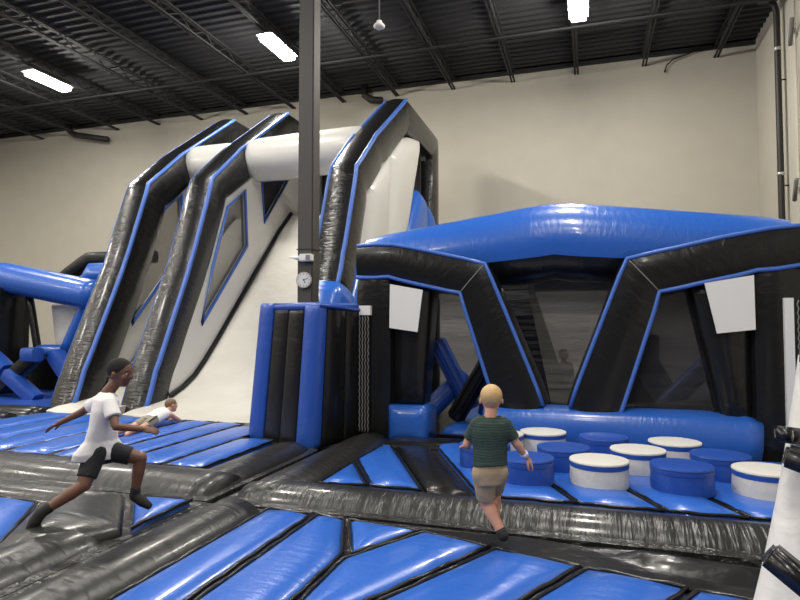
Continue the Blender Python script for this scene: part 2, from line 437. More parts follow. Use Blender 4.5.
# ------------------------------------------------------------------ the tall slide
S = worldly(empty('inflatable_slide', (-7.3, 12, -.3), 'tall white inflatable slide with black tube rails and blue piping', 'inflatable slide'))
def rail(xc, low, left_seam=.008):
    sec = soft_square(-.30, .30, -.72, .0, .09)
    path = [(xc, *p) for p in low + [(11.35, 4.87), (12.5, 5.86), (14.8, 7.5), (18.25, 7.45), (18.25, -.1)]]
    b, R, cor = sweep(path, sec, (-1, 0, 0), pinch=.05)
    o = build('rail', b, 'rail', S, sharp=35)
    n = len(R)
    bm = bmesh.new()
    k = max(i for i, r in enumerate(R) if r[1][cor[1]].y < 14.9) + 1
    cord(bm, corner_path(R[:k], cor[0]), left_seam, 6); cord(bm, corner_path(R[:k], cor[1]), .048, 6)
    build('piping', bm, 'piping', o)
    return R, cor
railpts = [(9.32, -.1), (10.02, 1.5)]
for xc in (-10.0, -8.28): rail(xc, [(9.32, -.1), (9.62, .7), (10.65, 2.95)])
rail(-4.83, [(10.33, 2.25), (10.66, 2.98)], .035)
b, _, _ = sweep([(-4.83, 9.2, -.1), (-4.83, 9.55, .6), (-4.83, 10.38, 2.38)], soft_square(-.36, .36, -.85, .06, .12), (-1, 0, 0)); build('rail_base', b, 'blue', S)

# white sliding lanes
prof = [(8.75, -.02), (9.0, .03), (9.35, .05), (9.92, .14), (10.3, .28), (10.67, .48), (11.0, .76), (11.45, 1.2), (11.9, 1.67), (12.6, 2.4), (13.39, 3.22), (14.2, 4.05), (14.83, 4.62), (15.2, 4.66)]
def lane(x0, x1):
    bm = bmesh.new(); uv = bm.loops.layers.uv.new('UVMap'); nx = 8
    g = []
    for y, z in prof:
        g.append([bm.verts.new((x0 + (x1 - x0) * i / nx, y, z - .05 * math.sin(PI * i / nx) + .03)) for i in range(nx + 1)])
    for k in range(len(prof) - 1):
        for i in range(nx):
            f = bm.faces.new((g[k][i], g[k][i + 1], g[k + 1][i + 1], g[k + 1][i]))
            for l in f.loops: l[uv].uv = (l.vert.co.x, l.vert.co.y + l.vert.co.z)
    ex = bmesh.ops.extrude_face_region(bm, geom=bm.faces[:])
    bmesh.ops.translate(bm, vec=(0, .06, -.25), verts=[v for v in ex['geom'] if isinstance(v, bmesh.types.BMVert)])
    build('slide_lane', bm, 'slide', S, sharp=40)
lane(-9.72, -8.42); lane(-7.98, -5.05)
# side walls with mesh windows
wall_out = [(9.75, -.1), (10.1, .75), (11.12, 2.75), (11.8, 4.5), (12.7, 5.1), (14.7, 6.7), (17.6, 6.9), (17.6, -.1)]
kite = [(10.92, 1.62), (11.27, 2.85), (11.82, 4.30), (12.55, 4.86), (12.66, 3.52)]
tri = [(13.30, 5.24), (14.66, 5.58), (13.44, 4.22)]
for x in (-9.88, -8.06):
    w = build('side_wall', plate(wall_out, [kite, tri], (x, 0, 0), **YZ, thick=.14), 'white', S, False)
    for poly, mm in ((kite, 'wmesh'), (tri, 'dmesh')):
        o = build('mesh_window', plate(poly, [], (x + .06, 0, 0), **YZ, thick=.012), mm, w, False)
    bm = bmesh.new()
    for poly in (kite, tri): cord(bm, [(x + .15, *p) for p in poly], .04, 6, True)
    build('window_trim', bm, 'piping', w)
# dark welt along the foot of the wall
for x in (-7.93, -9.72):
    bm = bmesh.new(); cord(bm, [(x + .04, y, z + .07) for y, z in prof[3:-1]], .055, 8); build('welt', bm, 'black', S)
# bridge tube over the lanes
b, _, _ = sweep([(-9.75, 13.1, 5.72), (-8.5, 13.1, 5.72)], circle_sec(.5), (0, 0, 1), pinch=.04); build('bridge_tube', b, 'white', S)
b, _, _ = sweep([(-8.02, 13.1, 5.72), (-5.1, 13.1, 5.78)], circle_sec(.53), (0, 0, 1), pinch=.04); build('bridge_tube', b, 'white', S)
# top deck; black back panel and roof added to keep the opening dark
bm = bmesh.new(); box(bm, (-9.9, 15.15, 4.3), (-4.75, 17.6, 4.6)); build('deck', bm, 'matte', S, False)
bm = bmesh.new(); box(bm, (-9.9, 16.9, 4.6), (-4.75, 17.0, 6.75)); build('shading_back', bm, 'matte', S, False)
bm = bmesh.new(); box(bm, (-9.8, 14.9, 6.7), (-4.9, 17.6, 6.8)); build('shading_roof', bm, 'matte', S, False)
bm = bmesh.new(); box(bm, (-9.9, 17.5, -.2), (-4.75, 17.6, 6.8)); build('rear_wall', bm, 'white', S, False)
# right flank, inflated cells
XW = -4.78
def cell(poly, m, H=.3, r=.45, name='side_cell'): build(name, pillow(poly, H, r, (XW, 0, 0), **YZ, base=0, skirt=.2), m, S)
cell([(11.9, 3.0), (12.25, 4.7), (13.72, 5.78), (13.45, 3.05)], 'white'); cell([(13.47, 3.05), (13.74, 5.8), (14.6, 6.45), (16.25, 7.0), (16.33, 5.5), (15.1, 4.06), (14.6, 3.05)], 'white')
cell([(14.6, 3.0), (15.12, 4.04), (16.35, 5.48), (17.1, 5.28), (17.1, -.1), (14.6, -.1)], 'blue'); cell([(17.1, 5.28), (17.9, 5.05), (18.2, 4.7), (18.2, -.1), (17.1, -.1)], 'blue')
cell([(10.0, -.1), (11.9, 2.98), (14.58, 2.98), (14.58, -.1)], 'blue')

# ------------------------------------------------------------------ the low obstacle frame
A = worldly(empty('inflatable_arch', (-.5, 9.5, -.3), 'low blue and black inflatable frame with sloping legs, mesh windows and white patches', 'inflatable arch'))
def limb(path, y0, depth, half, m='black', pipes=True, name='frame_tube', bulge=.07, flare=0., bend=None):
    sec = soft_square(-depth, 0, -half, half, bulge)
    b, Rr, cor = sweep([(x, y0, z) for x, z in path], sec, (0, -1, 0), pinch=.05, scale_fn=lambda t: 1 + flare * max(0, t - .5) * 2)
    o = build(name, b, m, A, sharp=35)
    if pipes:
        bm = bmesh.new()
        for c in (cor[0], cor[3]): cord(bm, corner_path(Rr, c), .03, 6)
        build('piping', bm, 'piping', o)
    if bend is not None:
        q = W((path[bend][0], y0, path[bend][1]))
        ring = min((r[1] for r in Rr), key=lambda r: ((r[cor[0]] + r[cor[3]]) / 2 - q).length)
        bm = bmesh.new(); cord(bm, [p + W((0, -.004, 0)) for p in ring[cor[3]:] + ring[:1]], .008, 6); build('seam', bm, 'lace', o)
    return o
limb([(-3.36, 2.56), (-2.83, 2.555), (-1.6, 2.265), (-.92, .40)], 8.42, .7, .25, flare=.28, bend=2)
limb([(3.6, 2.6), (2.4, 2.57), (1.94, 2.52), (.66, 2.255), (.01, .40)], 8.42, .7, .255, flare=.26, bend=3)
for x0, x1 in ((-3.37, -2.84), (1.94, 2.5)):
    b, _, _ = sweep([((x0 + x1) / 2, 8.72, -.1), ((x0 + x1) / 2, 8.72, 2.33)], soft_square(-(x1 - x0) / 2, (x1 - x0) / 2, -.27, .27, .1), (1, 0, 0), pinch=.08); build('post', b, 'black', A, sharp=35)
b, _, _ = sweep([(2.95, 8.75, -.1), (2.95, 8.75, 2.33)], soft_square(-.43, .43, -.27, .27, .08), (1, 0, 0)); build('post', b, 'black', A, sharp=35)
for poly in ([(-2.84, .42), (-2.84, 2.33), (-2.22, 2.2), (-2.36, .42)], ([(1.94, .3), (1.94, 2.3), (1.2, 2.15), (1.58, .3)])):
    build('inner_post', pillow(poly, .16, .3, (0, 8.62, 0), **XZ, base=0, skirt=.35), 'black', A)
bm = pillow([(-2.86, -.1), (-2.86, .43), (-2.33, .43), (-2.25, .36), (-2.25, -.1)], .12, .2, (0, 8.45, 0), **XZ, base=0, skirt=.45); build('corner_foot', bm, 'blue', A)
b, _, _ = sweep([(-1.45, 8.62, .16), (1.62, 8.62, .16), (1.97, 8.62, .13)], soft_square(-.29, .29, -.28, .27, .12), (0, 1, 0), pinch=.10); build('base_tube', b, 'blue', A)
# white patches
for poly in ([(-2.82, 2.205), (-2.83, 1.56), (-2.40, 1.50), (-2.32, 2.11)], [(1.375, 2.13), (1.505, 1.495), (1.935, 1.545), (1.93, 2.22)]):
    build('white_patch', plate(poly, [], (0, 8.40, 0), **XZ, thick=.02), 'patch', A, False)
# big ridge beam: blue above, black below
sec, _ = circle_sec(.56, .58, 28)
beam = [(-3.35, 9.1, 2.55), (-.48, 9.1, 2.83), (2.45, 9.1, 2.55)]
lowi = [i for i in range(28) if math.sin(2 * PI * (i + .5) / 28) < -.45]
upi = [i for i in range(28) if i not in lowi]
sec2 = [(p[0], p[1]) for p in sec]
fn = lambda t: .80 + .20 * (1 - abs(2 * t - 1))
for nm, arc, mm in (('beam', upi, 'blue'), ('beam_underside', lowi, 'black')):
    b, Rr, _ = sweep(beam, (sec2, []), (0, 1, 0), arc=arc, pinch=.05, scale_fn=fn)
    build(nm, b, mm, A)
# rear frame, roof ties, mesh
limb([(-3.3, 2.5), (-2.5, 2.5), (-1.7, 2.3), (-1.0, .1)], 11.6, .5, .22, pipes=False, name='rear_tube'); limb([(2.5, 2.5), (1.9, 2.5), (.75, 2.3), (.2, .1)], 11.6, .5, .22, pipes=False, name='rear_tube')
for x in (-3.15, 2.3):
    b, _, _ = sweep([(x, 8.95, 2.3), (x, 11.7, 2.3)], circle_sec(.25), (1, 0, 0)); build('tie_tube', b, 'black', A)
    b, _, _ = sweep([(x, 11.8, -.1), (x, 11.8, 2.3)], circle_sec(.24), (1, 0, 0)); build('rear_post', b, 'black', A)
b, _, _ = sweep([(-3.2, 11.8, 2.5), (2.4, 11.8, 2.5)], circle_sec(.26), (0, 0, 1)); build('rear_beam', b, 'black', A)
bm = bmesh.new(); box(bm, (-3.2, 12.15, .1), (2.4, 12.17, 2.5)); build('rear_mesh', bm, 'mesh', A, False)
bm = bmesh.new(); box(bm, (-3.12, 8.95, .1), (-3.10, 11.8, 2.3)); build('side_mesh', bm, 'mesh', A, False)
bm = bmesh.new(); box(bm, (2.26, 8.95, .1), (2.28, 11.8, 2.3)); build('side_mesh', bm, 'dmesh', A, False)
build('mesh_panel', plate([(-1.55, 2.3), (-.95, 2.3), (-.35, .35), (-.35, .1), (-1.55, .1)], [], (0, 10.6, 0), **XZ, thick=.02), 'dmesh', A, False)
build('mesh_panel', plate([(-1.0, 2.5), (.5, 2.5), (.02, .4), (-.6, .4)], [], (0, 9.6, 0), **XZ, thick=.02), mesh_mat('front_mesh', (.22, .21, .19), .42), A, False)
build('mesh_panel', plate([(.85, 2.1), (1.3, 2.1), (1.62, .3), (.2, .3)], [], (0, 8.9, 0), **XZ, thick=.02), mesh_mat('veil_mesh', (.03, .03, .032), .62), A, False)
bm = bmesh.new(); box(bm, (-3.3, 8.9, -.28), (2.4, 12.3, -.05)); build('bed', bm, 'black', A, False)
build('bed_panel', pillow([(-2.2, 9.0), (-1.3, 9.0), (-1.3, 11.5), (-2.2, 11.5)], .14, .3, base=-.05, skirt=.05), 'blue', A)
build('bed_panel', pillow([(-1.2, 9.0), (2.1, 9.0), (2.1, 11.5), (-1.2, 11.5)], .14, .3, base=-.05, skirt=.05), 'blue', A)
def pole(p, q, r, m): 
    bm = bmesh.new(); bar(bm, p, q, r, 16); bmesh.ops.bevel(bm, geom=[e for e in bm.edges if len(e.link_faces) == 2 and abs(e.link_faces[0].normal.dot(e.link_faces[1].normal)) < .3], offset=.03, segments=2, affect='EDGES')
    build('obstacle_tube', bm, m, A, sharp=50)
pole((-2.42, 9.6, 1.35), (-1.85, 9.6, .25), .15, 'bluefoam'); pole((-2.75, 9.3, .0), (-2.0, 9.9, .75), .17, 'bluefoam')
pole((-2.1, 9.5, .1), (-1.45, 9.5, 1.2), .15, 'black'); pole((-1.6, 9.9, .1), (-1.5, 9.9, .95), .2, 'bluefoam')
pole((.55, 10.2, 1.5), (1.2, 10.2, .3), .2, 'black'); pole((1.0, 9.8, .35), (1.65, 9.8, 1.05), .15, 'bluefoam'); pole((.75, 10.6, .2), (.8, 10.6, 1.45), .27, 'black')
pole((.4, 9.5, .25), (1.7, 9.5, .35), .2, 'black')
def lacing(x0, x1, y, z0, z1, n):
    bm = bmesh.new(); box(bm, (x0, y, z0), (x1, y + .04, z1)); o = build('lacing_strip', bm, 'black', A, False)
    for i in range(n):
        x = x0 + (x1 - x0) * (i + .5) / n
        bm = bmesh.new(); k = int((z1 - z0) / .05)
        cord(bm, [(x + (.008 if j % 2 else -.008), y - .008, z0 + (z1 - z0) * j / k) for j in range(k + 1)], .009, 5); build('lace', bm, 'lace', o)
lacing(-3.31, -3.13, 8.36, .02, 1.74, 4); lacing(2.35, 2.62, 8.36, .02, 1.9, 4)
bm = bmesh.new(); box(bm, (-3.29, 8.33, 1.75), (-3.11, 8.40, 1.89)); build('white_tag', bm, 'patch', A, False)
bm = bmesh.new(); box(bm, (2.235, 8.33, -.05), (2.335, 8.40, 1.93)); build('white_strip', bm, 'patch', A, False)

# ------------------------------------------------------------------ padded pillar between slide and frame
B = worldly(empty('padded_pillar', (-4.1, 8, -.3), 'blue and black padded block standing before the grey steel column', 'padding'))
a0, b0, c0, d0 = W((-4.87, 7.86, -.1)), W((-3.64, 7.48, -.1)), W((-3.30, 8.58, -.1)), W((-4.5, 8.95, -.1))
a1, b1, c1, d1 = W((-4.70, 7.90, 1.93)), W((-3.56, 7.55, 1.88)), W((-3.28, 8.5, 1.88)), W((-4.4, 8.85, 1.93))
def quad_pad(p00, p10, p11, p01, u0, u1, m, H, name, v0=0., v1=1.):
    def at(u, v): return p00.lerp(p10, u).lerp(p01.lerp(p11, u), v)
    O = at(u0, v0); X = (at(u1, v0) - O); Y = (at(u0, v1) - O); w = X.length; X.normalize(); N = X.cross(Y).normalized(); Yv = N.cross(X)
    poly = [((p - O).dot(X), (p - O).dot(Yv)) for p in (at(u0, v0), at(u1, v0), at(u1, v1), at(u0, v1))]
    build(name, pillow(poly, H, w * .5, O, X, Yv, base=-.02, skirt=.12), m, B)
quad_pad(a0, b0, b1, a1, .0, .24, 'bluefoam', .06, 'edge_pad'); quad_pad(a0, b0, b1, a1, .76, 1., 'bluefoam', .06, 'edge_pad')
quad_pad(a0, b0, b1, a1, .25, .50, 'black', .03, 'face_pad', 0, .96); quad_pad(a0, b0, b1, a1, .50, .75, 'black', .03, 'face_pad', 0, .96)
quad_pad(b0, c0, c1, b1, .0, .16, 'bluefoam', .05, 'edge_pad'); quad_pad(b0, c0, c1, b1, .17, .58, 'black', .06, 'face_pad'); quad_pad(b0, c0, c1, b1, .59, 1., 'black', .06, 'face_pad')
bm = bmesh.new(); hexa(bm, [p.lerp((a0 + c0) / 2, .05) for p in (a0, b0, c0, d0)], [p.lerp((a1 + c1) / 2, .05) for p in (a1, b1, c1, d1)]); build('core', bm, 'black', B, False)
build('top_pad', pillow([(p.x, p.y) for p in (a1, b1, c1, d1)], .05, .2, (0, 0, 1.88), base=0, skirt=.06), 'bluefoam', B)
bm = bmesh.new(); cord(bm, [b1 + W((.3, .9, -.06)), b1 + W((.1, .2, -.02)), b1], .03, 6); build('strap', bm, 'bluefoam', B)

# ------------------------------------------------------------------ far-left inflatable
G = worldly(empty('inflatable_arch', (-12.5, 11, -.3), 'partly seen blue and black inflatable frame left of the tall slide', 'inflatable arch'))
def gl(path, r, m, side=(0, 1, 0), name='frame_tube', sq=False):
    b, _, _ = sweep(path, soft_square(-r, r, -r, r, .08) if sq else circle_sec(r), side); build(name, b, m, G, sharp=35 if sq else None)
gl([(-16.5, 11, 3.1), (-13.8, 11, 2.80), (-10.75, 11, 2.26)], .36, 'blue', name='beam')
gl([(-13.78, 11.1, -.1), (-13.78, 11.1, 2.6)], .40, 'black', (1, 0, 0), 'post', True)
gl([(-13.05, 11.2, 2.3), (-12.72, 11.2, .9)], .09, 'black', name='brace')
gl([(-11.05, 11.1, 2.3), (-11.75, 11.1, 1.0)], .16, 'blue', name='leg'); gl([(-12.7, 11.2, 1.0), (-11.5, 11.2, 1.0)], .14, 'blue', name='base_tube')
build('white_panel', pillow([(-12.68, 2.1), (-12.03, 2.14), (-11.2, 1.95), (-11.6, 1.1), (-12.5, 1.06)], .08, .4, (0, 11.5, 0), **XZ, base=0, skirt=.1), 'white', G)
gl([(-13.9, 13, 2.9), (-13.0, 13, 3.42), (-10.9, 13, 3.4)], .15, 'black', name='rear_tube', sq=True)
build('rear_cell', pillow([(-13.1, 2.6), (-12.7, 3.25), (-11.2, 3.25), (-11.2, 2.6)], .3, .4, (0, 12.7, 0), **XZ, base=0, skirt=.2), 'blue', G)
bm = bmesh.new(); box(bm, (-14.6, 11.9, -.1), (-10.4, 12.0, 1.0)); build('back_pad', bm, 'black', G, False)
def gp(p, q, r, m): gl([p, q], r, m, (0, 1, 0), 'obstacle_tube', True)
gp((-13.45, 10.4, 1.0), (-12.75, 10.4, .55), .16, 'bluefoam'); gp((-12.6, 10.3, .50), (-11.7, 10.3, -.05), .13, 'bluefoam')
gp((-12.95, 10.45, .2), (-11.85, 10.45, .95), .14, 'black'); gp((-13.6, 10.5, .1), (-12.5, 10.5, .45), .16, 'black')
gp((-11.95, 10.2, .95), (-11.6, 10.2, .95), .14, 'bluefoam'); gp((-11.55, 10.6, .95), (-11.1, 10.6, .45), .15, 'bluefoam')
bm = bmesh.new(); box(bm, (-14.6, 9.3, -.28), (-10.4, 12.0, -.04)); build('bed', bm, 'bluefoam', G, False)

# ------------------------------------------------------------------ round stools
def stool(x, y, colour, label):
    e = empty('round_stool', (x, y, -.02), label, 'stool', 'white round stools' if colour == 'w' else 'blue round stools', rz=random.uniform(0, 6))
    side, lid = ('cover', 'cover') if colour == 'w' else ('bluefoam', 'bluefoam')
    r = .282; bm = bmesh.new()
    lathe(bm, [(0, 0), (r - .02, 0), (r, .02), (r + .006, .1), (r, .205)]); build('body', bm, side, e, sharp=40)
    bm = bmesh.new(); lathe(bm, [(r + .001, .205), (r + .006, .21), (r + .006, .245), (r, .25)]); build('band', bm, 'bluefoam', e, sharp=40)
    bm = bmesh.new(); lathe(bm, [(r, .25), (r + .008, .258), (r + .004, .272), (r - .03, .278), (.15, .283), (0, .284)]); build('lid', bm, lid, e, sharp=50)
for s in ((-.66, 6.33, 'b', 'blue round stool right beside the green-shirted boy\'s hand'),
          (.06, 6.43, 'w', 'white round stool in the front row, between two blue ones'),
          (.82, 6.43, 'b', 'blue round stool in the front row, between two white ones'),
          (1.55, 6.48, 'w', 'white round stool at the right, nearest the white padded tower'),
          (-1.17, 6.88, 'b', 'blue round stool mostly hidden behind the green-shirted boy'),
          (-.31, 6.98, 'b', 'blue round stool behind the front row, just left of its front white stool'),
          (.47, 7.09, 'w', 'white round stool in the middle row, between two blue stools'),
          (1.27, 7.07, 'b', 'blue round stool in the middle row, before the rearmost white stool at right'),
          (-1.10, 7.60, 'w', 'white round stool half hidden behind the boy\'s raised arm'),
          (-.60, 7.90, 'w', 'white round stool at the back left, against the blue tube'),
          (.13, 7.76, 'b', 'blue round stool at the back, between two white ones by the blue tube'),
          (.91, 7.68, 'w', 'white round stool at the back right, against the blue tube')): stool(*s)

# ------------------------------------------------------------------ white padded tower at the right edge
T = worldly(empty('padded_tower', (1.6, 3.1, -.3), 'white padded tower with black foam blocks at the right edge', 'padding'))
def turned(x, y, z):            # the tower stands turned towards the aisle
    c, s_ = math.cos(math.atan2(.303, .953)), math.sin(math.atan2(.303, .953))
    return W((x * c - y * s_, x * s_ + y * c, z))
bm = bmesh.new(); uv = bm.loops.layers.uv.new('UVMap')
def tower_ring(t):
    z = -.28 + t * 1.72
    L0, L1 = W((1.43, 2.85)), W((2.08, 3.15)); k = t ** .8
    left = L0.lerp(L1, k) + W((.05, 0)) * math.sin(t * PI) * .6
    cs = [left, W((2.25, 2.35)).lerp(W((2.55, 2.85)), t), W((3.2, 3.1)).lerp(W((2.95, 3.2)), t), W((2.4, 3.9)).lerp(W((2.5, 3.6)), t)]
    ctr = sum(cs, W((0, 0))) / 4; pts = []
    for i in range(4):
        a, b = cs[i], cs[(i + 1) % 4]
        for j in range(8):
            q = a.lerp(b, (j + .0) / 8); e = min(j, 8 - j) / 4
            q = ctr + (q - ctr) * (1 + .06 * (e ** .5) - (.05 if j == 0 else 0))
            pts.append(bm.verts.new(turned(q.x, q.y, z)))
    return pts
rs = [tower_ring(i / 14) for i in range(15)]
for a, b in zip(rs, rs[1:]):
    for i in range(32):
        f = bm.faces.new((a[i], a[(i + 1) % 32], b[(i + 1) % 32], b[i]))
        for l in f.loops: l[uv].uv = (l.vert.co.x + l.vert.co.y * .5, l.vert.co.z)
bm.faces.new(rs[0][::-1]); bm.faces.new(rs[-1])
build('body', bm, 'cover', T, sharp=70)
def block(c, d, ln, w_, h):
    c = turned(*c); d = (turned(*d)).normalized(); n = W((0, 0, 1)).cross(d).normalized(); up = d.cross(n)
    bm = bmesh.new()
    q = [c + d * a * ln / 2 + n * b * w_ / 2 for a, b in ((-1, -1), (1, -1), (1, 1), (-1, 1))]
    hexa(bm, [p - up * h / 2 for p in q], [p + up * h / 2 for p in q])
    bmesh.ops.bevel(bm, geom=bm.edges[:], offset=.016, segments=3, affect='EDGES')
    build('foam_block', bm, 'black', T)
block((1.98, 2.86, .93), (.75, -.55, -.28), .30, .12, .10)
block((1.74, 2.68, .50), (.55, -.42, -.5), .27, .12, .10)
block((1.95, 3.03, 1.05), (.6, .4, -.1), .14, .10, .08)
block((2.16, 3.02, 1.44), (.75, -.5, -.05), .26, .12, .10)

# ------------------------------------------------------------------ steel column, clock, box
K = worldly(empty('steel_column', (-4.55, 9.2, -.3), 'grey square steel column rising to the ceiling in front of the slide', 'column'))
bm = bmesh.new(); box(bm, (-4.69, 9.05, -.3), (-4.41, 9.33, ZC - .1)); bmesh.ops.bevel(bm, geom=bm.edges[:], offset=.02, segments=2, affect='EDGES'); build('shaft', bm, 'steel', K, False)
for z in (2.86,):
    bm = bmesh.new(); box(bm, (-4.70, 9.04, z), (-4.40, 9.34, z + .02)); build('strap', bm, 'pipe', K, False)
bm = bmesh.new(); box(bm, (-4.76, 8.99, ZC - .12), (-4.34, 9.42, ZC - .08)); build('cap_plate', bm, 'steel', K, False)
CK = empty('wall_clock', (-4.54, 9.02, 2.35), 'round white clock hung on the grey steel column', 'clock')
CK.rotation_euler = (PI / 2, 0, math.radians(5))
def disc(name, r0, r1, z0, z1, m, par):
    bm = bmesh.new(); lathe(bm, [(r0, z0), (r1, z0), (r1, z1), (r0, z1)], seg=36) if r0 > 0 else lathe(bm, [(0, z0), (r1, z0), (r1, z1), (0, z1)], seg=36)
    return build(name, bm, m, par, sharp=30)
disc('case', 0, .135, 0, .03, 'rim', CK); disc('dial', 0, .118, .03, .034, 'dial', CK)
for i in range(12):
    bm = bmesh.new(); a = 2 * PI * i / 12; d = W((math.sin(a), math.cos(a), 0)); n = W((d.y, -d.x, 0)) * .005
    q = [d * .088 - n, d * .088 + n, d * .107 + n, d * .107 - n]; hexa(bm, [p + W((0, 0, .034)) for p in q], [p + W((0, 0, .036)) for p in q]); build('hour_mark', bm, 'ink', CK, False)
for ang, ln, w in ((70, .085, .005), (150, .06, .007)):
    a = math.radians(ang); d = W((math.sin(a), math.cos(a), 0)); n = W((d.y, -d.x, 0)) * w
    q = [d * -.015 - n, d * -.015 + n, d * ln + n, d * ln - n]
    bm = bmesh.new(); hexa(bm, [p + W((0, 0, .037)) for p in q], [p + W((0, 0, .039)) for p in q]); build('hand', bm, 'ink', CK, False)
CB = worldly(empty('sensor_box', (-4.54, 9.0, 2.72), 'small white box fixed to the steel column above the clock', 'sensor'))
bm = bmesh.new(); box(bm, (-4.60, 8.93, 2.66), (-4.38, 9.05, 2.78)); bmesh.ops.bevel(bm, geom=bm.edges[:], offset=.012, segments=2, affect='EDGES'); build('box', bm, 'plastic', CB, False)
bm = bmesh.new(); bar(bm, (-4.60, 8.98, 2.71), (-4.80, 8.96, 2.74), .045, 12, .01); build('nozzle', bm, 'plastic', CB)
bm = bmesh.new(); box(bm, (-4.47, 8.915, 2.68), (-4.40, 8.935, 2.76)); build('lens', bm, 'lace', CB, False)

# ------------------------------------------------------------------ pipes and small fittings on the shell
def pipe(name, pts, r, label, cat, bands=(), group=None):
    e = worldly(empty(name, pts[0], label, cat, group))
    bm = bmesh.new(); cord(bm, pts, r, 12); build('tube', bm, 'pipe', e)
    for c in bands:
        bm = bmesh.new(); bar(bm, (c[0], c[1], c[2] - .04), (c[0], c[1], c[2] + .04), r + .015, 12); build('band', bm, 'band', e)
    return e
x, y = 4.60, 17.15
pp = pipe('drain_pipe', [(4.2, 17.2, 9.92), (4.45, 17.18, 9.88), (4.56, 17.16, 9.76), (4.6, 17.15, 9.55), (x, y, 7.), (x, y, 3.0), (x, y, -.29)], .075, 'black drain pipe running down the right wall', 'pipe', [(x, y, 8.6), (x, y, 5.4)])
for z in (5.1, 7.8):
    bm = bmesh.new(); bar(bm, (x, y, z), (XR - .01, y, z), .02, 6); build('bracket', bm, 'pipe', pp)
pipe('roof_drain', [(-20.9, 19.6, 10.1), (-20.88, 19.6, 9.8), (-20.6, 19.6, 9.6), (-18.9, 19.65, 9.25)], .12, 'black bent drain pipe on the back wall at the left', 'pipe')
pipe('roof_drain', [(-7.55, 19.6, 10.1), (-7.55, 19.6, 9.75), (-7.3, 19.6, 9.55), (-6.9, 19.65, 9.5)], .13, 'black bent drain pipe above the tallest slide rail', 'pipe')
cb = empty('hanging_cable', (2.3, 19.8, 9.5), 'loose black cable drooping from the ceiling edge near the right corner', 'cable'); worldly(cb)
bm = bmesh.new(); cord(bm, [(2.28, 19.8, 9.45), (2.32, 19.8, 9.6), (2.5, 19.8, 9.75), (3.0, 19.8, 9.9), (3.6, 19.8, 10.05)], .022, 6); build('wire', bm, 'pipe', cb)
bm = bmesh.new(); bar(bm, (2.28, 19.8, 9.39), (2.28, 19.8, 9.46), .035, 8); build('plug', bm, 'pipe', cb)
cd = worldly(empty('conduit', (XR - .06, 15.9, 4), 'thin pale conduit on the right wall with two wall brackets', 'conduit'))
bm = bmesh.new(); bar(bm, (XR - .06, 16.2, -.29), (XR - .06, 16.2, 10.05), .025, 8); build('tube', bm, 'wall', cd)
for z in (4.7, 8.5):
    bm = bmesh.new(); bar(bm, (XR - .08, 16.5, z - .1), (XR - .2, 15.9, z + .28), .05, 8); build('bracket', bm, 'lace', cd)
pd = worldly(empty('pendant_sensor', (-3.75, 10.5, 7.3), 'white dome sensor hanging on a thin cord from the ceiling', 'sensor'))
bm = bmesh.new(); lathe(bm, [(0, -.075), (.06, -.07), (.105, -.04), (.11, -.015), (.085, .02), (.055, .035), (.05, .08), (0, .085)], (-3.75, 10.5, 7.28), 24); build('dome', bm, 'plastic', pd, sharp=50)
bm = bmesh.new(); bar(bm, (-3.75, 10.5, 7.36), (-3.75, 10.5, ZC), .013, 6); build('cord', bm, 'lace', pd)

# ------------------------------------------------------------------ people
YAW = math.atan2(.303, .953)
def remeshed(name, bm, voxel, m, parent, smooth=5):
    me = bpy.data.meshes.new('tmp'); bmesh.ops.recalc_face_normals(bm, faces=bm.faces[:]); bm.to_mesh(me); bm.free()
    o = bpy.data.objects.new('tmp', me); COL.objects.link(o)
    r = o.modifiers.new('r', 'REMESH'); r.mode = 'VOXEL'; r.voxel_size = voxel; r.use_smooth_shade = True
    s = o.modifiers.new('s', 'SMOOTH'); s.factor = .5; s.iterations = smooth
    dg = bpy.context.evaluated_depsgraph_get(); dg.update()
    out = bpy.data.meshes.new_from_object(o.evaluated_get(dg)); out.name = name
    bpy.data.objects.remove(o); bpy.data.meshes.remove(me)
    out.materials.clear()
    return link(name, out, m, parent)
def ball(bm, c, r, ax=None, seg=14):
    """ellipsoid; r = 3 radii along the axes (right, forward, up)"""
    c = W(c); ax = ax or (W((1, 0, 0)), W((0, 1, 0)), W((0, 0, 1)))
    if not hasattr(r, '__len__'): r = (r, r, r)
    g = bmesh.ops.create_uvsphere(bm, u_segments=seg, v_segments=seg - 4, radius=1)
    for v in g['verts']:
        k = v.co.copy(); v.co = c + ax[0] * k.x * r[0] + ax[1] * k.y * r[1] + ax[2] * k.z * r[2]
def limb3(bm, pts, rs, flat=False):
    """tapered limb through joints; round ends unless flat"""
    for (p, q), (a, b) in zip(zip(pts, pts[1:]), zip(rs, rs[1:])):
        bar(bm, p, q, a, 14, b)
    if not flat:
        for p, r in zip(pts, rs): ball(bm, p, r, seg=12)
    else:
        for p, r in list(zip(pts, rs))[:-1]: ball(bm, p, r, seg=12)
def loft(bm, rings, seg=20):
    vr = []
    for c, a, b in rings:
        c, a, b = W(c), W(a), W(b)
        vr.append([bm.verts.new(c + a * math.cos(2 * PI * i / seg) + b * math.sin(2 * PI * i / seg)) for i in range(seg)])
    for k in range(len(vr) - 1):
        for i in range(seg): bm.faces.new((vr[k][i], vr[k][(i + 1) % seg], vr[k + 1][(i + 1) % seg], vr[k + 1][i]))
    bm.faces.new(vr[0][::-1]); bm.faces.new(vr[-1])
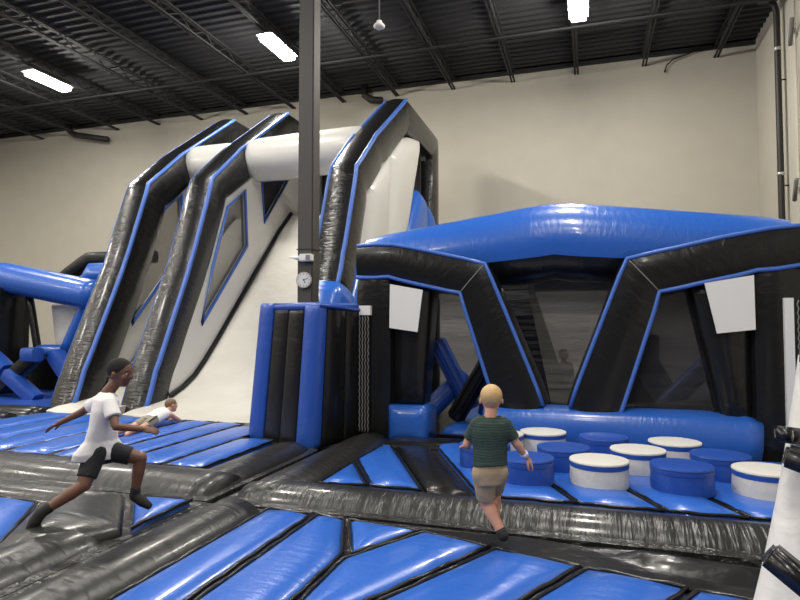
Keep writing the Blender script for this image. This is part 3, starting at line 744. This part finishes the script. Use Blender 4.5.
def hand(bm, wrist, d, palm_n, s=1., curl=.5, thumb=1):
    """palm and five fingers; d = direction of the hand, palm_n = where the palm looks, thumb = +1/-1 side"""
    d = W(d).normalized(); n = W(palm_n); n = (n - d * n.dot(d)).normalized(); side = d.cross(n) * thumb
    w = W(wrist); c = w + d * .045 * s
    ball(bm, c, (.034 * s, .045 * s, .014 * s), (side, d, n), 12); bar(bm, w - d * .02 * s, w + d * .03 * s, .02 * s, 10, .02 * s)
    for k, (off, ln, r) in enumerate(((.026, .058, .0085), (.009, .066, .009), (-.009, .062, .0085), (-.025, .048, .0075))):
        p = w + d * .075 * s + side * off * s; a = curl * (.5 + .08 * k)
        f = (d + side * off * 3).normalized(); pts = [w + d * .05 * s + side * off * .9 * s, p]
        for j in range(3):
            f = (f * math.cos(a) + n * math.sin(a)).normalized(); p = p + f * ln * s * (.42, .32, .26)[j]; pts.append(p)
        limb3(bm, pts, [r * s, r * s, r * s, r * .92 * s, r * .8 * s])
    p0 = w + d * .02 * s + side * .018 * s; p1 = p0 + (d * .5 + side * .8 + n * .3).normalized() * .038 * s; p2 = p1 + (d * .85 + side * .35 + n * .3).normalized() * .03 * s; p3 = p2 + (d * .95 + n * .35).normalized() * .022 * s
    limb3(bm, [p0, p1, p2, p3], [.012 * s, .011 * s, .0095 * s, .008 * s])
def person(label, origin, J, opt, group=None):
    """J: joints in (right, away, up) metres from the origin on the floor"""
    e = empty('person', origin, label, 'person', group, rz=YAW)
    s = opt['s']; vox = opt.get('voxel', .0045)
    j = {k: W(v) for k, v in J.items()}
    fwd, up = W(opt['face']).normalized(), W(opt.get('head_up', (0, 0, 1)))
    up = (up - fwd * up.dot(fwd)).normalized(); right = fwd.cross(up)
    ax = (right, fwd, up); h = j['head']; H = opt.get('head_r', .098)
    def hp(x, y, z): return h + right * x * H + fwd * y * H + up * z * H
    bm = bmesh.new()
    ball(bm, hp(0, -.08, .18), (H * .80, H * .98, H * .92), ax, 20); ball(bm, hp(0, .18, -.32), (H * .62, H * .66, H * .78), ax, 16); ball(bm, hp(0, .42, -.82), (H * .32, H * .30, H * .26), ax, 12)
    ball(bm, hp(0, .86, -.22), (H * .13, H * .20, H * .16), ax, 10); ball(bm, hp(0, .80, .0), (H * .09, H * .14, H * .25), ax, 10)
    for q in (-1, 1):
        ball(bm, hp(q * .83, -.06, -.12), (H * .08, H * .17, H * .25), ax, 10); ball(bm, hp(q * .42, .62, -.25), (H * .24, H * .2, H * .24), ax, 10)
    limb3(bm, [j['neck'], h - up * H * .55 - fwd * H * .12], [.048 * s, .046 * s])
    lat = (j['shr'] - j['shl']); sw = lat.length; lat.normalize(); hl = (j['hipr'] - j['hipl']).normalized()
    pel = (j['hipr'] + j['hipl']) / 2; ch = j['neck']; spine = (ch - pel).normalized(); fr = lat.cross(spine).normalized(); fh = hl.cross(spine).normalized()
    def at(t, w, d, la=None, fa=None): return (pel.lerp(ch, t), (la or lat.lerp(hl, 1 - t).normalized()) * w, (fa or fr) * d)
    torso = [at(-.12, .085 * s, .075 * s), at(.0, .125 * s, .095 * s), at(.2, .12 * s, .09 * s), at(.45, .118 * s, .085 * s), at(.7, .138 * s, .092 * s), at(.88, .135 * s, .08 * s), at(.98, .07 * s, .058 * s)]
    loft(bm, torso)
    for q in 'lr':
        limb3(bm, [j['sh' + q], j['el' + q], j['wr' + q]], [.043 * s, .033 * s, .022 * s]); limb3(bm, [j['sh' + q].lerp(pel, .12), j['sh' + q]], [.05 * s, .045 * s])
        limb3(bm, [j['hip' + q], j['kn' + q]], [.078 * s, .052 * s])
        ca = j['kn' + q].lerp(j['an' + q], .3); kb = opt.get('calf', {}).get(q, (0, 0, 0))
        limb3(bm, [j['kn' + q], ca + W(kb), j['an' + q]], [.05 * s, .05 * s, .030 * s])
        dv = (j['wr' + q] - j['el' + q]).normalized()
        hand(bm, j['wr' + q], opt.get('hand', {}).get(q, dv), opt['palm'][q], s * .95, opt.get('curl', .5), opt.get('thumb', {}).get(q, 1))
        heel = j['an' + q]; toe = j['toe' + q]
        limb3(bm, [heel, heel.lerp(toe, .6), toe], [.034 * s, .036 * s, .026 * s])
    remeshed('body', bm, vox, opt['skin'], e)
    # hair
    bm = bmesh.new(); ball(bm, hp(0, -.15, .27), (H * .84, H * .99, H * .90), ax, 22)
    ball(bm, hp(0, -.44, .02), (H * .70, H * .58, H * .55), ax, 16)
    remeshed('hair', bm, .006, opt['hair'], e, 3)
    for q in (-1, 1):
        bm = bmesh.new(); ball(bm, hp(q * .33, .74, .02), H * .095, ax, 10); ey = build('eye', bm, 'eye', e)
        bm = bmesh.new(); ball(bm, hp(q * .33, .80, .02), H * .062, ax, 8); build('pupil', bm, 'ink', ey)
        bm = bmesh.new(); ball(bm, hp(q * .34, .80, .22), (H * .2, H * .07, H * .045), ax, 8); build('eyebrow', bm, opt['hair'], e)
    bm = bmesh.new(); ball(bm, hp(0, .72, -.56), (H * .2, H * .08, H * .055), ax, 8); build('mouth', bm, 'lip', e)
    # shirt
    bm = bmesh.new(); g = opt.get('shirt_drop', -.25); fl = opt.get('flare', 1.12); k = 1.12
    sh = [at(g, .135 * s * fl, .112 * s * fl)] + ([at(.0, .137 * s * fl, .112 * s * fl)] if g < 0 else []) + [at(.2, .135 * s, .106 * s), at(.45, .134 * s, .10 * s), at(.7, .152 * s, .106 * s), at(.88, .148 * s, .095 * s), at(.97, .085 * s, .070 * s), at(1.0, .06 * s, .055 * s)]
    loft(bm, sh)
    for q in 'lr':
        t = opt.get('sleeve', .6)
        if t: limb3(bm, [j['sh' + q].lerp(ch, .35), j['sh' + q], j['sh' + q].lerp(j['el' + q], t)], [.052 * s, .055 * s, .051 * s * opt.get('cuff', 1.08)], True)
        else: ball(bm, j['sh' + q].lerp(ch, .3), .056 * s)
    remeshed('shirt', bm, .008, opt['shirt'], e, 3)
    # shorts
    bm = bmesh.new(); loft(bm, [at(-.22, .10 * s, .085 * s), at(.0, .126 * s, .098 * s), at(.16, .116 * s, .09 * s), at(max(.2, g + .12), .112 * s, .088 * s)])
    for q in 'lr': limb3(bm, [j['hip' + q], j['hip' + q].lerp(j['kn' + q], opt['shorts_len'].get(q, .75))], [.086 * s, .073 * s], True)
    remeshed('shorts', bm, .008, opt['shorts'], e, 3)
    if opt.get('stripe'):
        bm = bmesh.new(); q = 'r'; a = j['hipr']; d = (j['knr'] - a); o = W(opt['stripe']) * .095 * s
        limb3(bm, [a + o, a + d * .7 + o * .93], [.012, .012]); build('stripe', bm, 'ink', e)
    # socks
    for q in 'lr':
        bm = bmesh.new(); heel = j['an' + q]; toe = j['toe' + q]; sh_ = heel.lerp(j['kn' + q], opt.get('sock', .2))
        limb3(bm, [sh_, heel, heel.lerp(toe, .6), toe], [.041 * s, .041 * s, .043 * s, .032 * s])
        remeshed('sock', bm, .006, opt['socks'], e, 3)
    for q, mm in opt.get('bands', {}).items():
        bm = bmesh.new(); d = (j['el' + q] - j['wr' + q]).normalized(); p = j['wr' + q] + d * .012
        bar(bm, p, p + d * .035, .031 * s, 14, .032 * s); build('wristband', bm, mm, e)
    return e


P_RUN = {'head': (0.15, 0.06, 1.205), 'neck': (0.06, 0.03, 1.045), 'shr': (0.135, -0.09, 0.975), 'shl': (-0.03, 0.13, 0.975), 'elr': (0.23, -0.17, 0.80), 'wrr': (0.40, -0.09, 0.765), 'ell': (-0.235, 0.2, 0.86), 'wrl': (-0.43, 0.2, 0.765),
 'hipr': (0.01, -0.045, 0.57), 'hipl': (0.03, 0.065, 0.57), 'knl': (0.30, 0.13, 0.485), 'anl': (0.25, 0.14, 0.17), 'toel': (0.36, 0.16, 0.085), 'knr': (-0.02, -0.16, 0.34), 'anr': (-0.27, -0.30, 0.165), 'toer': (-0.33, -0.33, 0.06)}
person('boy in white tee and black shorts running across the black tubes at left', (-3.86, 3.97, 0), P_RUN,
       dict(s=1.03, face=(.97, -.15, -.12), skin='skin_dark', hair='hair_black', shirt='tee', shorts='black_cloth', socks='black_cloth', head_r=.106, palm={'l': (.2, 0, -1), 'r': (-.1, .5, -.6)}, shirt_drop=-.12, flare=1.38,
            sleeve=.62, cuff=1.2, shorts_len={'l': .72, 'r': .78}, sock=.18, curl=.35, thumb={'l': -1, 'r': 1}))
P_BOY = {'head': (0.019, 0.09, 1.035), 'neck': (0.005, 0.06, 0.905), 'shl': (-0.095, 0.05, 0.855), 'shr': (0.112, 0.05, 0.852), 'ell': (-0.170, 0.08, 0.70), 'wrl': (-0.15, 0.25, 0.66), 'elr': (0.200, 0.05, 0.71), 'wrr': (0.285, 0.1, 0.60),
 'hipl': (-0.060, 0.0, 0.505), 'hipr': (0.050, 0.02, 0.505), 'knl': (-0.025, 0.05, 0.27), 'anl': (0.078, -0.05, 0.065), 'toel': (0.10, 0.09, 0.02), 'knr': (0.06, 0.24, 0.30), 'anr': (0.058, 0.14, 0.10), 'toer': (0.062, 0.20, 0.05)}
person('blond boy in green striped shirt and khaki shorts, seen from behind, running', (-.72, 4.49, 0), P_BOY,
       dict(s=.98, face=(.08, 1, -.12), skin='skin_fair', hair='hair_blond', shirt='green', shorts='khaki', socks='black_cloth', head_r=.100, palm={'l': (0, 0, -1), 'r': (-1, .2, 0)}, shirt_drop=.13, flare=1.03,
            sleeve=.75, cuff=1.05, shorts_len={'l': .84, 'r': .82}, sock=.12, curl=.4, bands={'r': 'paper'}, thumb={'l': 1, 'r': -1}))
P_PRONE = {'head': (0.10, 0.60, 0.27), 'neck': (0.06, 0.42, 0.19), 'shr': (0.17, 0.36, 0.15), 'shl': (-0.06, 0.42, 0.15), 'elr': (0.27, 0.48, 0.05), 'wrr': (0.13, 0.60, 0.04), 'ell': (-0.14, 0.60, 0.05), 'wrl': (0.02, 0.70, 0.04),
 'hipr': (0.07, -0.06, 0.12), 'hipl': (-0.06, -0.04, 0.12), 'knr': (0.05, -0.40, 0.07), 'knl': (-0.13, -0.38, 0.07), 'anr': (0.0, -0.70, 0.06), 'anl': (-0.2, -0.67, 0.06), 'toer': (0.0, -0.82, 0.04), 'toel': (-0.21, -0.79, 0.04)}
person('child in white tank top lying face down at the foot of the slide', (-6.56, 7.8, 0), P_PRONE,
       dict(s=.95, face=(.75, .62, .0), head_up=(-.1, .2, 1), skin='skin_mid', hair='hair_brown', shirt='tank', shorts='olive', socks='skin_mid', head_r=.098, palm={'l': (0, 0, -1), 'r': (0, 0, -1)}, shirt_drop=-.05, flare=1.0,
            sleeve=0, shorts_len={'l': .7, 'r': .7}, stripe=(.6, 0, .8), voxel=.006, bands={}))
def standing(h, arm=None):
    k = h / 1.2
    J = {'head': (0, .01, 1.09), 'neck': (0, 0, .945), 'shr': (.115, 0, .90), 'shl': (-.115, 0, .90), 'elr': (.16, .01, .70), 'wrr': (.17, -.04, .52), 'ell': (-.16, .01, .70), 'wrl': (-.17, -.04, .52),
         'hipr': (.055, 0, .53), 'hipl': (-.055, 0, .53), 'knr': (.06, -.01, .29), 'knl': (-.06, -.01, .29), 'anr': (.06, .01, .06), 'anl': (-.06, .01, .06), 'toer': (.07, -.11, .035), 'toel': (-.07, -.11, .035)}
    if arm: J.update(arm)
    return {a: (b[0] * k, b[1] * k, b[2] * k) for a, b in J.items()}
base_opt = dict(face=(.1, -1, 0), skin='skin_dark', hair='hair_black', shirt='dark_cloth', shorts='black_cloth', socks='black_cloth', palm={'l': (1, 0, 0), 'r': (-1, 0, 0)}, shirt_drop=.0, shorts_len={'l': .8, 'r': .8}, voxel=.007)
person('child dimly seen as a dark silhouette standing behind the middle mesh window', (-.46, 10.9, .05), standing(1.13), dict(base_opt, s=.95))  # dark skin and clothes stand in for the shaded silhouette
person('child in dark clothes at the top of the slide, one bare arm showing', (-6.85, 15.75, 4.6), standing(1.25, {'elr': (.17, -.22, .80), 'wrr': (.22, -.42, .66)}), dict(base_opt, s=1.0, skin='skin_mid'))


# ------------------------------------------------------------------ camera, look
cam = bpy.data.cameras.new('camera'); cam.sensor_width = 36; cam.lens = 600 / 800 * 36; cam.clip_end = 200
co = bpy.data.objects.new('camera', cam); COL.objects.link(co); co.location = (0, 0, 1.6)
co.rotation_euler = (PI / 2 + math.radians(2.4), 0, YAW); SC.camera = co
w = bpy.data.worlds.new('hall_air'); SC.world = w; w.use_nodes = True
w.node_tree.nodes['Background'].inputs[0].default_value = (.5, .5, .55, 1); w.node_tree.nodes['Background'].inputs[1].default_value = .02
SC.view_settings.view_transform = 'Standard'; SC.view_settings.look = 'None'; SC.view_settings.gamma = 1; SC.view_settings.exposure = .12
